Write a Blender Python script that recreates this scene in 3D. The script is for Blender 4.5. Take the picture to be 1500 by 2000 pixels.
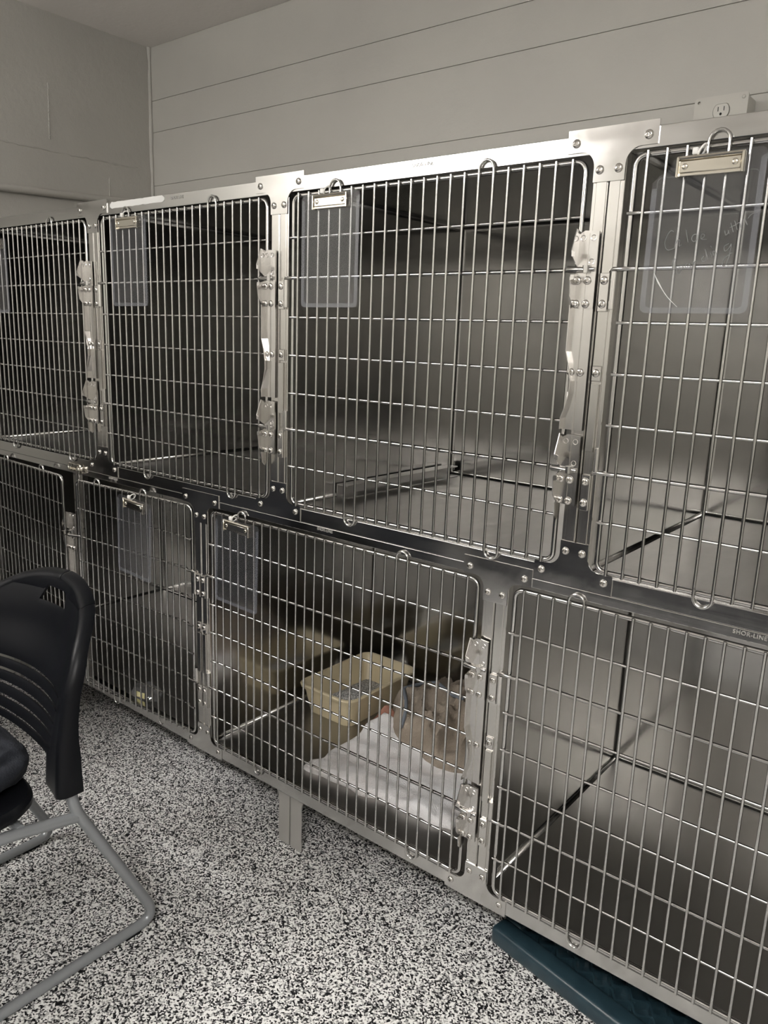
import bpy, bmesh, math, random
from mathutils import Vector, Matrix, noise
random.seed(7)
for o in list(bpy.data.objects): bpy.data.objects.remove(o)
scn = bpy.context.scene
COL = scn.collection
PI = math.pi

# ------------------------------------------------------------------ camera, world, exposure
cam_d = bpy.data.cameras.new('camera'); cam = bpy.data.objects.new('camera', cam_d); COL.objects.link(cam)
cam_d.sensor_fit = 'HORIZONTAL'; cam_d.sensor_width = 36; cam_d.lens = 36.092
cam_d.clip_start = .02; cam_d.clip_end = 60
_r = Vector((0.7783243, 0.62686924, 0.03530208)); _u = Vector((-0.16475548, 0.14965911, 0.97491424)); _d = Vector((-0.60586048, 0.76461565, -0.21976347))
cam.matrix_world = Matrix(((_r.x, _u.x, -_d.x, 0.56615), (_r.y, _u.y, -_d.y, -1.26968), (_r.z, _u.z, -_d.z, 1.34944), (0, 0, 0, 1)))
scn.camera = cam
world = bpy.data.worlds.new('world'); scn.world = world; world.use_nodes = True
world.node_tree.nodes['Background'].inputs[0].default_value = (.5, .5, .5, 1)
world.node_tree.nodes['Background'].inputs[1].default_value = 0.0
vs = scn.view_settings
vs.view_transform = 'Standard'; vs.look = 'None'; vs.exposure = -0.17; vs.gamma = 1; vs.use_curve_mapping = False
LAMP = 66.0          # radiance of the ceiling light diffusers

# ------------------------------------------------------------------ materials
def mat(name, col, rough=.5, metal=0., spec=.5, nodes=None, **kw):
    m = bpy.data.materials.new(name); m.use_nodes = True
    b = m.node_tree.nodes['Principled BSDF']
    b.inputs['Base Color'].default_value = (*col, 1); b.inputs['Roughness'].default_value = rough
    b.inputs['Metallic'].default_value = metal; b.inputs['Specular IOR Level'].default_value = spec
    for k, v in kw.items(): b.inputs[k.replace('_', ' ')].default_value = v
    if nodes: nodes(m.node_tree, b)
    return m
def N(t, kind, **kw):
    n = t.nodes.new(kind)
    for k, v in kw.items():
        if hasattr(n, k): setattr(n, k, v)
        else: n.inputs[k.replace('_', ' ')].default_value = v
    return n
def coord(t, scale=(1, 1, 1), which='Object'):
    tc = N(t, 'ShaderNodeTexCoord'); mp = N(t, 'ShaderNodeMapping'); mp.inputs['Scale'].default_value = scale
    t.links.new(tc.outputs[which], mp.inputs['Vector']); return mp.outputs[0]
def ramp(t, fac, stops, interp='LINEAR'):
    r = N(t, 'ShaderNodeValToRGB'); cr = r.color_ramp; cr.interpolation = interp
    while len(cr.elements) < len(stops): cr.elements.new(.5)
    for e, (p, c) in zip(cr.elements, stops): e.position = p; e.color = (*c, 1) if len(c) == 3 else c
    t.links.new(fac, r.inputs[0]); return r.outputs[0]
def bump(t, b, h, strength, dist=.002):
    n = N(t, 'ShaderNodeBump'); n.inputs['Strength'].default_value = strength; n.inputs['Distance'].default_value = dist
    t.links.new(h, n.inputs['Height']); t.links.new(n.outputs[0], b.inputs['Normal'])
def steel_nodes(scale, r0, r1, wav=0., wscale=6, smear=True):
    def f(t, b):
        v = coord(t, scale)
        n = N(t, 'ShaderNodeTexNoise', Scale=1.0, Detail=6.0, Roughness=.6); t.links.new(v, n.inputs['Vector'])
        v2 = coord(t, (1, 1, 1))
        n2 = N(t, 'ShaderNodeTexNoise', Scale=14.0, Detail=5.0, Roughness=.65); t.links.new(v2, n2.inputs['Vector'])
        mx = N(t, 'ShaderNodeMix', data_type='FLOAT'); mx.inputs[0].default_value = .55
        t.links.new(n.outputs[0], mx.inputs[2]); t.links.new(n2.outputs[0], mx.inputs[3])
        mr = N(t, 'ShaderNodeMapRange'); mr.inputs[1].default_value = .3; mr.inputs[2].default_value = .7
        mr.inputs[3].default_value = r0; mr.inputs[4].default_value = r1
        t.links.new(mx.outputs[0], mr.inputs[0]); t.links.new(mr.outputs[0], b.inputs['Roughness'])
        if wav:
            n3 = N(t, 'ShaderNodeTexNoise', Scale=wscale, Detail=1.0); t.links.new(v2, n3.inputs['Vector'])
            bump(t, b, n3.outputs[0], wav, .02)
    return f
M = {}
M['frame'] = mat('frame_steel', (.58, .573, .56), .3, 1, nodes=steel_nodes((3, 3, 260), .10, .22, .01, 9))
M['stile'] = mat('stile_steel', (.60, .585, .56), .3, 1, nodes=steel_nodes((260, 260, 3), .15, .28))
M['plate'] = mat('plate_steel', (.60, .59, .575), .25, 1, nodes=steel_nodes((8, 8, 30), .06, .26, .02, 12))
M['latch'] = mat('latch_steel', (.64, .625, .605), .22, 1, nodes=steel_nodes((120, 120, 6), .15, .28))
M['liner'] = mat('liner_steel', (.44, .434, .422), .25, 1, nodes=steel_nodes((4, 4, 4), .12, .19, .006, 4.5))
M['pan'] = mat('floor_pan_steel', (.40, .39, .37), .35, 1, nodes=steel_nodes((30, 4, 4), .30, .44, .004, 5))
M['wire'] = mat('wire_steel', (.57, .562, .55), .2, 1, nodes=steel_nodes((60, 60, 60), .10, .2))
M['screw'] = mat('screw_steel', (.68, .66, .63), .2, 1)
M['clip'] = mat('clip_nickel', (.74, .70, .62), .18, 1)
M['etch'] = mat('etched_steel', (.75, .74, .72), .5, 1)
M['letter'] = mat('stamped_letter', (.42, .415, .40), .5, .8)
M['residue'] = mat('dried_glue', (.60, .60, .58), .8, 0)
def wall_nodes(sc=1.):
    def f(t, b):
        v = coord(t)
        n = N(t, 'ShaderNodeTexNoise', Scale=2.2, Detail=4.0); t.links.new(v, n.inputs['Vector'])
        c = ramp(t, n.outputs[0], [(.3, (.40, .39, .36)), (.7, (.44, .43, .395))]); t.links.new(c, b.inputs['Base Color'])
        n2 = N(t, 'ShaderNodeTexNoise', Scale=45.0, Detail=8.0, Roughness=.7); t.links.new(v, n2.inputs['Vector'])
        n3 = N(t, 'ShaderNodeTexNoise', Scale=5.0, Detail=3.0); t.links.new(v, n3.inputs['Vector'])
        ad = N(t, 'ShaderNodeMath', operation='MULTIPLY_ADD'); ad.inputs[1].default_value = 3.0
        t.links.new(n3.outputs[0], ad.inputs[0]); t.links.new(n2.outputs[0], ad.inputs[2])
        bump(t, b, ad.outputs[0], .35 * sc, .003)
    return f
M['wall'] = mat('wall_paint', (.39, .38, .34), .48, nodes=wall_nodes())
M['wall_rough'] = mat('block_wall_paint', (.39, .38, .34), .48, nodes=wall_nodes(1.6))
M['caulk'] = mat('caulk', (.46, .455, .41), .5, nodes=wall_nodes(2))
def ceil_nodes(t, b):
    v = coord(t); n = N(t, 'ShaderNodeTexNoise', Scale=60.0, Detail=5.0); t.links.new(v, n.inputs['Vector']); bump(t, b, n.outputs[0], .25, .003)
M['ceiling'] = mat('ceiling_paint', (.80, .765, .735), .7, nodes=ceil_nodes)
def floor_nodes(t, b):
    v = coord(t)
    nz = N(t, 'ShaderNodeTexNoise', Scale=190.0, Detail=2.0); t.links.new(v, nz.inputs['Vector'])
    wv = N(t, 'ShaderNodeVectorMath', operation='MULTIPLY_ADD'); wv.inputs[1].default_value = (.0045, .0045, 0)
    t.links.new(nz.outputs['Color'], wv.inputs[0]); t.links.new(v, wv.inputs[2])
    vo = N(t, 'ShaderNodeTexVoronoi', Scale=295.0); vo.voronoi_dimensions = '2D'; t.links.new(wv.outputs[0], vo.inputs['Vector'])
    sp = N(t, 'ShaderNodeSeparateColor'); t.links.new(vo.outputs['Color'], sp.inputs[0])
    big = N(t, 'ShaderNodeTexNoise', Scale=16.0, Detail=3.0); t.links.new(v, big.inputs['Vector'])
    mr = N(t, 'ShaderNodeMath', operation='MULTIPLY_ADD'); mr.inputs[1].default_value = .22
    t.links.new(big.outputs[0], mr.inputs[0]); t.links.new(sp.outputs[0], mr.inputs[2])
    c = ramp(t, mr.outputs[0], [(0, (.006, .006, .007)), (.35, (.05, .05, .051)), (.43, (.27, .27, .27)), (.56, (.55, .545, .53)), (.72, (.90, .895, .875))], 'CONSTANT')
    t.links.new(c, b.inputs['Base Color'])
    bump(t, b, vo.outputs['Distance'], .15, .001)
M['floor'] = mat('flake_floor', (.3, .3, .3), .42, spec=.2, nodes=floor_nodes)
def clear_mat(name, tint, fac, rough=.12):
    m = bpy.data.materials.new(name); m.use_nodes = True; t = m.node_tree; b = t.nodes['Principled BSDF']
    b.inputs['Base Color'].default_value = (*tint, 1); b.inputs['Roughness'].default_value = rough
    tr = N(t, 'ShaderNodeBsdfTransparent'); tr.inputs[0].default_value = (.97, .975, .985, 1)
    gl = N(t, 'ShaderNodeBsdfGlossy'); gl.inputs['Roughness'].default_value = .03
    fr = N(t, 'ShaderNodeFresnel'); fr.inputs[0].default_value = 1.5
    mx = N(t, 'ShaderNodeMixShader'); mx.inputs[0].default_value = fac
    t.links.new(tr.outputs[0], mx.inputs[1]); t.links.new(b.outputs[0], mx.inputs[2])
    m2 = N(t, 'ShaderNodeMixShader'); gm = N(t, 'ShaderNodeNewGeometry'); iv = N(t, 'ShaderNodeMath', operation='SUBTRACT'); iv.inputs[0].default_value = 1; t.links.new(gm.outputs['Backfacing'], iv.inputs[1]); mu = N(t, 'ShaderNodeMath', operation='MULTIPLY'); t.links.new(fr.outputs[0], mu.inputs[0]); t.links.new(iv.outputs[0], mu.inputs[1]); t.links.new(mu.outputs[0], m2.inputs[0]); t.links.new(mx.outputs[0], m2.inputs[1]); t.links.new(gl.outputs[0], m2.inputs[2])
    t.links.new(m2.outputs[0], t.nodes['Material Output'].inputs['Surface'])
    return m
M['acrylic'] = clear_mat('clear_acrylic', (.55, .56, .60), .025)
M['acrylic_edge'] = clear_mat('clear_acrylic_edge', (.62, .64, .72), .08)
M['crack'] = mat('crack_white', (.75, .75, .75), .6)
M['ink'] = mat('faded_marker', (.17, .17, .17), .45)
M['tie'] = mat('white_nylon', (.82, .81, .78), .4)
def plastic_nodes(t, b):
    v = coord(t); n = N(t, 'ShaderNodeTexNoise', Scale=420.0, Detail=2.0); t.links.new(v, n.inputs['Vector']); bump(t, b, n.outputs[0], .12, .0006)
M['black_plastic'] = mat('black_plastic', (.005, .0055, .007), .36, spec=.15, nodes=plastic_nodes)
M['tube'] = mat('grey_powdercoat', (.29, .305, .315), .3, .3)
def cloth_nodes(c0, c1, sc, st, fine=300.):
    def f(t, b):
        v = coord(t)
        n = N(t, 'ShaderNodeTexNoise', Scale=sc, Detail=5.0, Roughness=.6); t.links.new(v, n.inputs['Vector'])
        t.links.new(ramp(t, n.outputs[0], [(.32, c0), (.68, c1)]), b.inputs['Base Color'])
        n2 = N(t, 'ShaderNodeTexNoise', Scale=fine, Detail=3.0); t.links.new(v, n2.inputs['Vector']); bump(t, b, n2.outputs[0], st, .004)
    return f
M['navy'] = mat('navy_cloth', (.012, .015, .024), .85, nodes=cloth_nodes((.004, .006, .011), (.009, .012, .019), 30, .4))
M['white_towel'] = mat('white_terry', (.7, .68, .67), .95, nodes=cloth_nodes((.82, .78, .77), (.92, .92, .93), 9, .9))
M['brown_towel'] = mat('brown_terry', (.3, .25, .2), .95, nodes=cloth_nodes((.26, .215, .17), (.38, .325, .265), 9, .9))
M['trim'] = mat('blue_grey_binding', (.16, .18, .21), .8)
M['red_cloth'] = mat('red_cloth', (.42, .17, .13), .9, nodes=cloth_nodes((.30, .11, .08), (.52, .30, .22), 20, .6))
M['tray'] = mat('cream_plastic', (.66, .57, .38), .35)
def litter_nodes(t, b):
    v = coord(t); vo = N(t, 'ShaderNodeTexVoronoi', Scale=330.0); t.links.new(v, vo.inputs['Vector'])
    sp = N(t, 'ShaderNodeSeparateColor'); t.links.new(vo.outputs['Color'], sp.inputs[0])
    t.links.new(ramp(t, sp.outputs[0], [(0, (.22, .22, .215)), (.25, (.48, .475, .46)), (.65, (.78, .77, .75))], 'CONSTANT'), b.inputs['Base Color'])
    bump(t, b, vo.outputs['Distance'], .9, .004)
M['litter'] = mat('clay_litter', (.4, .4, .38), .95, nodes=litter_nodes)
M['teal'] = mat('teal_plastic', (.016, .036, .048), .34, nodes=cloth_nodes((.013, .030, .041), (.020, .044, .057), 25, .05))
M['yellow'] = mat('yellow_label', (.88, .80, .38), .5)
M['wrap'] = clear_mat('plastic_wrap', (.7, .7, .7), .10, .15)
M['outlet'] = mat('outlet_paint', (.46, .45, .41), .4)
M['outlet_white'] = mat('outlet_face', (.50, .49, .45), .35)
M['black'] = mat('black_hole', (.004, .004, .004), .8)
M['galv'] = mat('galvanised_leg', (.50, .49, .465), .45, .45, nodes=steel_nodes((40, 40, 8), .35, .55))
M['channel'] = mat('channel_steel', (.44, .434, .422), .35, 1, nodes=steel_nodes((4, 40, 4), .28, .42))
lm = bpy.data.materials.new('light_diffuser'); lm.use_nodes = True
lb = lm.node_tree.nodes['Principled BSDF']; lb.inputs['Base Color'].default_value = (.9, .9, .9, 1)
lb.inputs['Emission Color'].default_value = (1, .975, .95, 1); lb.inputs['Emission Strength'].default_value = LAMP
M['lamp'] = lm
M['lamp_frame'] = mat('lamp_frame', (.7, .7, .68), .4)

# ------------------------------------------------------------------ mesh helpers
class MB:
    def __init__(s): s.v = []; s.f = []; s.mi = []; s.cur = 0
    def add(s, vs_, fs):
        n = len(s.v); s.v += [tuple(p) for p in vs_]; s.f += [tuple(i + n for i in f) for f in fs]; s.mi += [s.cur] * len(fs); return s
    def box(s, x0, x1, y0, y1, z0, z1, bev=0, seg=1):
        if bev <= 0:
            return s.add([(x, y, z) for x in (x0, x1) for y in (y0, y1) for z in (z0, z1)],
                         [(0, 1, 3, 2), (4, 6, 7, 5), (0, 4, 5, 1), (2, 3, 7, 6), (0, 2, 6, 4), (1, 5, 7, 3)])
        bm = bmesh.new(); bmesh.ops.create_cube(bm, size=1)
        for v in bm.verts: v.co = Vector(((x0 + x1) / 2 + v.co.x * (x1 - x0), (y0 + y1) / 2 + v.co.y * (y1 - y0), (z0 + z1) / 2 + v.co.z * (z1 - z0)))
        bmesh.ops.bevel(bm, geom=bm.edges[:], offset=bev, segments=seg, affect='EDGES', profile=.5)
        bm.verts.index_update(); s.add([v.co[:] for v in bm.verts], [[v.index for v in f.verts] for f in bm.faces]); bm.free(); return s
    def tube(s, pts, r, seg=8, closed=False, cap=True):
        pts = [Vector(p) for p in pts]; n = len(pts); rings = []
        up = None
        for i in range(n):
            a = pts[i - 1] if (i > 0 or closed) else pts[i]; b = pts[(i + 1) % n] if (i < n - 1 or closed) else pts[i]
            t = (b - a).normalized()
            if up is None:
                up = t.orthogonal().normalized()
            up = (up - t * up.dot(t)).normalized(); sd = t.cross(up)
            rr = r[i] if isinstance(r, (list, tuple)) else r
            rings.append([pts[i] + (up * math.cos(2 * PI * k / seg) + sd * math.sin(2 * PI * k / seg)) * rr for k in range(seg)])
        v = [p for q in rings for p in q]; f = []
        m = n if closed else n - 1
        off = 0
        if closed:   # match twist between last and first ring
            best = min(range(seg), key=lambda o: (rings[-1][0] - rings[0][o]).length); off = best
        for i in range(m):
            j = (i + 1) % n; o = off if (closed and i == n - 1) else 0
            for k in range(seg): f.append((i * seg + k, i * seg + (k + 1) % seg, j * seg + (k + 1 + o) % seg, j * seg + (k + o) % seg))
        if cap and not closed: f.append(tuple(range(seg))[::-1]); f.append(tuple((n - 1) * seg + k for k in range(seg)))
        return s.add(v, f)
    def prism(s, poly, axis, a, b):
        """poly in the plane across axis; 'y': poly=(x,z); 'x': poly=(y,z); 'z': poly=(x,y)"""
        def P(p, h): return (p[0], h, p[1]) if axis == 'y' else (h, p[0], p[1]) if axis == 'x' else (p[0], p[1], h)
        n = len(poly); v = [P(p, a) for p in poly] + [P(p, b) for p in poly]
        f = [tuple(range(n))[::-1], tuple(range(n, 2 * n))] + [(i, (i + 1) % n, n + (i + 1) % n, n + i) for i in range(n)]
        return s.add(v, f)
    def dome(s, c, r, h, seg=12, nrm=-1):
        x, y, z = c; v = []; f = []
        rings = [(1, 0), (.98, .35), (.82, .75), (.45, .97)]
        for q, hh in rings: v += [(x + r * q * math.cos(2 * PI * k / seg), y + nrm * h * hh, z + r * q * math.sin(2 * PI * k / seg)) for k in range(seg)]
        for i in range(len(rings) - 1):
            for k in range(seg): f.append((i * seg + k, i * seg + (k + 1) % seg, (i + 1) * seg + (k + 1) % seg, (i + 1) * seg + k))
        v.append((x, y + nrm * h, z)); t = len(v) - 1
        for k in range(seg): f.append(((len(rings) - 1) * seg + k, (len(rings) - 1) * seg + (k + 1) % seg, t))
        return s.add(v, f)
    def mesh(s, name, mats, smooth=None, origin=(0, 0, 0)):
        me = bpy.data.meshes.new(name); o = Vector(origin)
        me.from_pydata([tuple(Vector(p) - o) for p in s.v], [], s.f)
        for m in (mats if isinstance(mats, (list, tuple)) else [mats]): me.materials.append(M[m] if isinstance(m, str) else m)
        for p, i in zip(me.polygons, s.mi): p.material_index = i
        bm = bmesh.new(); bm.from_mesh(me); bmesh.ops.recalc_face_normals(bm, faces=bm.faces[:]); bm.to_mesh(me); bm.free()
        if smooth:
            for p in me.polygons: p.use_smooth = True
            try: me.set_sharp_from_angle(angle=math.radians(smooth))
            except Exception: pass
        me.update(); return me
    def build(s, name, mats, parent=None, origin=(0, 0, 0), smooth=None):
        return put(name, s.mesh(name, mats, smooth, origin), origin, parent)
WLOC = {}
def put(name, data, loc=(0, 0, 0), parent=None, rot=None):
    o = bpy.data.objects.new(name, data); COL.objects.link(o); o.location = loc
    if rot: o.rotation_euler = rot
    if parent is not None:
        o.parent = parent; o.matrix_parent_inverse = Matrix.Translation(-Vector(WLOC[parent.name]))
    WLOC[o.name] = tuple(loc)
    return o
def thing(name, loc, label, cat, group=None, rot=None):
    o = bpy.data.objects.new(name, None); COL.objects.link(o); o.location = loc; o.empty_display_size = .05
    if rot: o.rotation_euler = rot
    WLOC[o.name] = tuple(loc); return tag(o, label, cat, group)
def tag(o, label, cat, group=None):
    o['label'] = label; o['category'] = cat
    if group: o['group'] = group
    return o
def struct(o): o['kind'] = 'structure'; return o
def arc(c, r, a0, a1, n, plane='xz', h=0):
    out = []
    for i in range(n + 1):
        a = math.radians(a0 + (a1 - a0) * i / n); p, q = c[0] + r * math.cos(a), c[1] + r * math.sin(a)
        out.append((p, h, q) if plane == 'xz' else (h, p, q) if plane == 'yz' else (p, q, h))
    return out
def rrect(x0, x1, z0, z1, r, n=5):
    pts = []
    for (cx, cz, a) in ((x1 - r, z1 - r, 0), (x0 + r, z1 - r, 90), (x0 + r, z0 + r, 180), (x1 - r, z0 + r, 270)):
        pts += [(p[0], p[2]) for p in arc((cx, cz), r, a, a + 90, n)]
    return pts
def smooth_path(pts, sub=6):
    P = [Vector(p) for p in pts]; out = []
    for i in range(len(P) - 1):
        p0 = P[max(i - 1, 0)]; p1 = P[i]; p2 = P[i + 1]; p3 = P[min(i + 2, len(P) - 1)]
        for k in range(sub):
            t = k / sub
            out.append(.5 * ((2 * p1) + (p2 - p0) * t + (2 * p0 - 5 * p1 + 4 * p2 - p3) * t * t + (3 * p1 - p0 - 3 * p2 + p3) * t ** 3))
    out.append(P[-1]); return out
def fillet(pts, r, n=6):
    P = [Vector(p) for p in pts]; out = [P[0]]
    for i in range(1, len(P) - 1):
        a = (P[i - 1] - P[i]); b = (P[i + 1] - P[i]); d = min(r, a.length * .48, b.length * .48)
        p, q = P[i] + a.normalized() * d, P[i] + b.normalized() * d
        for k in range(n + 1):
            t = k / n; out.append((1 - t) ** 2 * p + 2 * t * (1 - t) * P[i] + t * t * q)
    out.append(P[-1]); return out

# ------------------------------------------------------------------ the room
H = 1.675                      # height of the top screw row of the cages above the floor
XL, XR, YB, YF, ZC = -2.332, 2.3, .77, -2.9, 2.447
struct(MB().box(XL - .1, XR + .1, YF - .1, YB + .1, -.08, 0).build('floor', 'floor'))
struct(MB().box(XL - .1, XR + .1, YF - .1, YB + .1, ZC, ZC + .08).build('ceiling', 'ceiling'))
struct(MB().box(XL - .1, XL, YF - .1, YB + .1, 0, ZC).build('wall_left', 'wall_rough'))
struct(MB().box(XR, XR + .1, YF - .1, YB + .1, 0, ZC).build('wall_right', 'wall'))
struct(MB().box(XL, XR, YF - .1, YF, 0, ZC).build('wall_front', 'wall'))
wb = struct(MB().box(XL, XR, YB + .004, YB + .1, 0, ZC).build('wall_back', 'wall'))
zs = [0, .3, .5, .7, .9, 1.1, 1.3, 1.5, 1.722, 1.929, 2.132, 2.25, ZC]
for a, b in zip(zs[:-1], zs[1:]):
    MB().box(XL, XR, YB, YB + .03, a + .0008, b - .0008, .001, 2).build('wall_course', 'wall', wb)
# caulk bead in the corner, with a ragged profile
cp = []
for i in range(60):
    z = .9 + i * (ZC - .9) / 59; cp.append((XL + .004 + .003 * noise.noise((z * 9, 0, 0)), YB - .004, z))
struct(MB().tube(cp, [.008 + .005 * noise.noise((i * .31, 3, 1)) for i in range(60)], 8).build('trim_1', 'caulk', smooth=60))
# hairline joints of the block wall at the left: ragged paint ridges
for n_, (y0, y1, z0, z1) in enumerate([(-.3, .70, 1.975, 1.985), (.33, .335, 2.02, 2.21), (.565, .57, 1.70, 1.93), (.08, .085, 1.72, 1.97)]):
    pts = []
    for i in range(50):
        t = i / 49; pts.append((XL - .0015, y0 + (y1 - y0) * t + (.004 * noise.noise((i * .8, n_, 0)) if abs(y1 - y0) < .1 else 0), z0 + (z1 - z0) * t + (.006 * noise.noise((i * .7, n_, 2)) if abs(y1 - y0) > .1 else 0)))
    MB().tube(pts, [max(.0018, .0035 + .003 * noise.noise((i * .9, n_ * 3, 5))) for i in range(50)], 6).build('joint_ridge', 'wall_rough', bpy.data.objects['wall_left'], smooth=60)
cd = MB().tube([(XL + .014, -1.5, 1.80), (XL + .014, .128, 1.822), (XL + .014, .60, 1.845), (XL + .014, .76, 1.85)], .0135, 12).build('wall_conduit', 'wall_rough', smooth=60)
tag(cd, 'painted conduit pipe running along the block wall above the cages', 'pipe')

# ------------------------------------------------------------------ ceiling lights
def ceiling_light(x, y, label, w=1.22, d=.22):
    t = thing('ceiling_light_offscreen', (x, y, ZC), label, 'light')
    x0, x1, y0, y1 = x - w / 2, x + w / 2, y - d / 2, y + d / 2
    hs = MB(); hs.box(x0 + .01, x1 - .01, y - .03, y + .03, ZC - .13, ZC - .09, .004)
    for q in (-.45, .45): hs.box(x + q - .006, x + q + .006, y - .006, y + .006, ZC - .095, ZC)
    hs.build('housing', 'lamp_frame', t, (x, y, ZC))
    Zd = ZC - .085
    poly = [(y0, Zd - .055), (y0 + .01, Zd - .085), (y0 + .05, Zd - .105), (y1 - .05, Zd - .105), (y1 - .01, Zd - .085), (y1, Zd - .055), (y1 - .02, Zd - .045), (y0 + .02, Zd - .045)]
    MB().prism(poly, 'x', x0, x1).build('diffuser', 'lamp', t, (x, y, ZC - .08))
ceiling_light(-1.76, -2.0, 'fluorescent ceiling fixture in front of the corner cages', 1.02)
ceiling_light(.95, -2.1, 'fluorescent ceiling fixture towards the right wall')

# ------------------------------------------------------------------ unseen dark base cabinets, added to give the steel dark reflections
M['cab'] = mat('dark_laminate', (.018, .021, .030), .35); M['top'] = mat('dark_worktop', (.05, .05, .052), .3)
def added_cabinet_run(n, tf, wlab, clab):
    """tf maps run coordinates (along, depth from the wall, height) to the room"""
    def place(b): b.v = [tf(p) for p in b.v]; return b
    w = place(MB().box(0, n * .60, .006, .64, .8805, .92, .004)).build('worktop', 'top'); tag(w, wlab, 'worktop')
    for i in range(n):
        a_ = i * .60; cb = thing('base_cabinet', tf((a_ + .3, .3, 0)), clab[i], 'cabinet', 'base cabinets opposite the cages')
        place(MB().box(a_ + .001, a_ + .599, .008, .58, 0, .88)).build('body', 'cab', cb)
        dr = place(MB().box(a_ + .003, a_ + .597, .58, .60, .10, .875, .002)).build('door', 'cab', cb)
        place(MB().tube([(a_ + .54, .60, .70), (a_ + .54, .63, .70), (a_ + .54, .63, .82), (a_ + .54, .60, .82)], .005, 8)).build('handle', 'tube', dr, smooth=50)
added_cabinet_run(3, lambda p: (-1.68 + p[0], YF + p[1], p[2]), 'dark worktop along the wall opposite the cages', ['dark base cabinet next to the corner opposite the cages', 'dark base cabinet in the middle of the run opposite the cages', 'dark base cabinet at the open end of the run opposite the cages'])
added_cabinet_run(3, lambda p: (XL + p[1], -2.25 + p[0], p[2]), 'dark worktop along the block wall', ['dark base cabinet on the block wall next to the corner', 'dark base cabinet in the middle of the block wall run', 'dark base cabinet on the block wall nearest the cages'])  # second unseen run, added so the lower left frames reflect something dark

# ------------------------------------------------------------------ cages
def make_screw(r=.0072):
    b = MB(); v = []; f = []; seg = 12; h = r * .55
    rings = [(1, 0), (.98, .35), (.84, .75), (.66, .93)]
    for q, hh in rings:
        v += [(r * q * math.cos(2 * PI * (k - .5) / seg), -h * hh, r * q * math.sin(2 * PI * (k - .5) / seg)) for k in range(seg)]
    a_, c_ = r * .13, r * .52
    cross = [(c_, -a_), (c_, a_), (a_, a_), (a_, c_), (-a_, c_), (-a_, a_), (-c_, a_), (-c_, -a_), (-a_, -a_), (-a_, -c_), (a_, -c_), (a_, -a_)]
    v += [(p, -h, q) for p, q in cross] + [(p * .8, -h * .15, q * .8) for p, q in cross]
    for i in range(5):
        for k in range(seg): f.append((i * seg + k, i * seg + (k + 1) % seg, (i + 1) * seg + (k + 1) % seg, (i + 1) * seg + k))
    f.append(tuple(5 * seg + k for k in range(seg)))
    b.add(v, f)
    return b.mesh('screw', 'screw', 40)
SCREW = make_screw()
def screw(x, z, y, parent):
    o = put('screw', SCREW, (x, y, z), parent, (0, random.uniform(0, 1.5), 0)); return o

def tplate(cage, x, z, inv=False):
    s = -1 if inv else 1; aw, sw, t0, t1, se, r = .0765, .0268, .021, -.0145, -.063, .024
    # outline clockwise for the upright T
    pts = [(-aw, t0), (aw, t0), (aw, t1), (sw + r, t1)]
    pts += [(p[0], p[2]) for p in arc((sw + r, t1 - r), r, 90, 180, 6)][1:]
    pts += [(sw, se), (-sw, se), (-sw, t1 - r)]
    pts += [(p[0], p[2]) for p in arc((-sw - r, t1 - r), r, 0, 90, 6)][1:]
    pts += [(-aw, t1)]
    poly = [(x + a, z + s * b) for a, b in pts]
    o = MB().prism(poly, 'y', -.0022, .0).build('joining_plate', 'plate', cage, (x, 0, z))
    for a, b in ((-.0609, 0), (.0609, 0), (-.016, -.0444), (.016, -.0444)): screw(x + a, z + s * b, -.0022, o)
    return o

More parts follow.
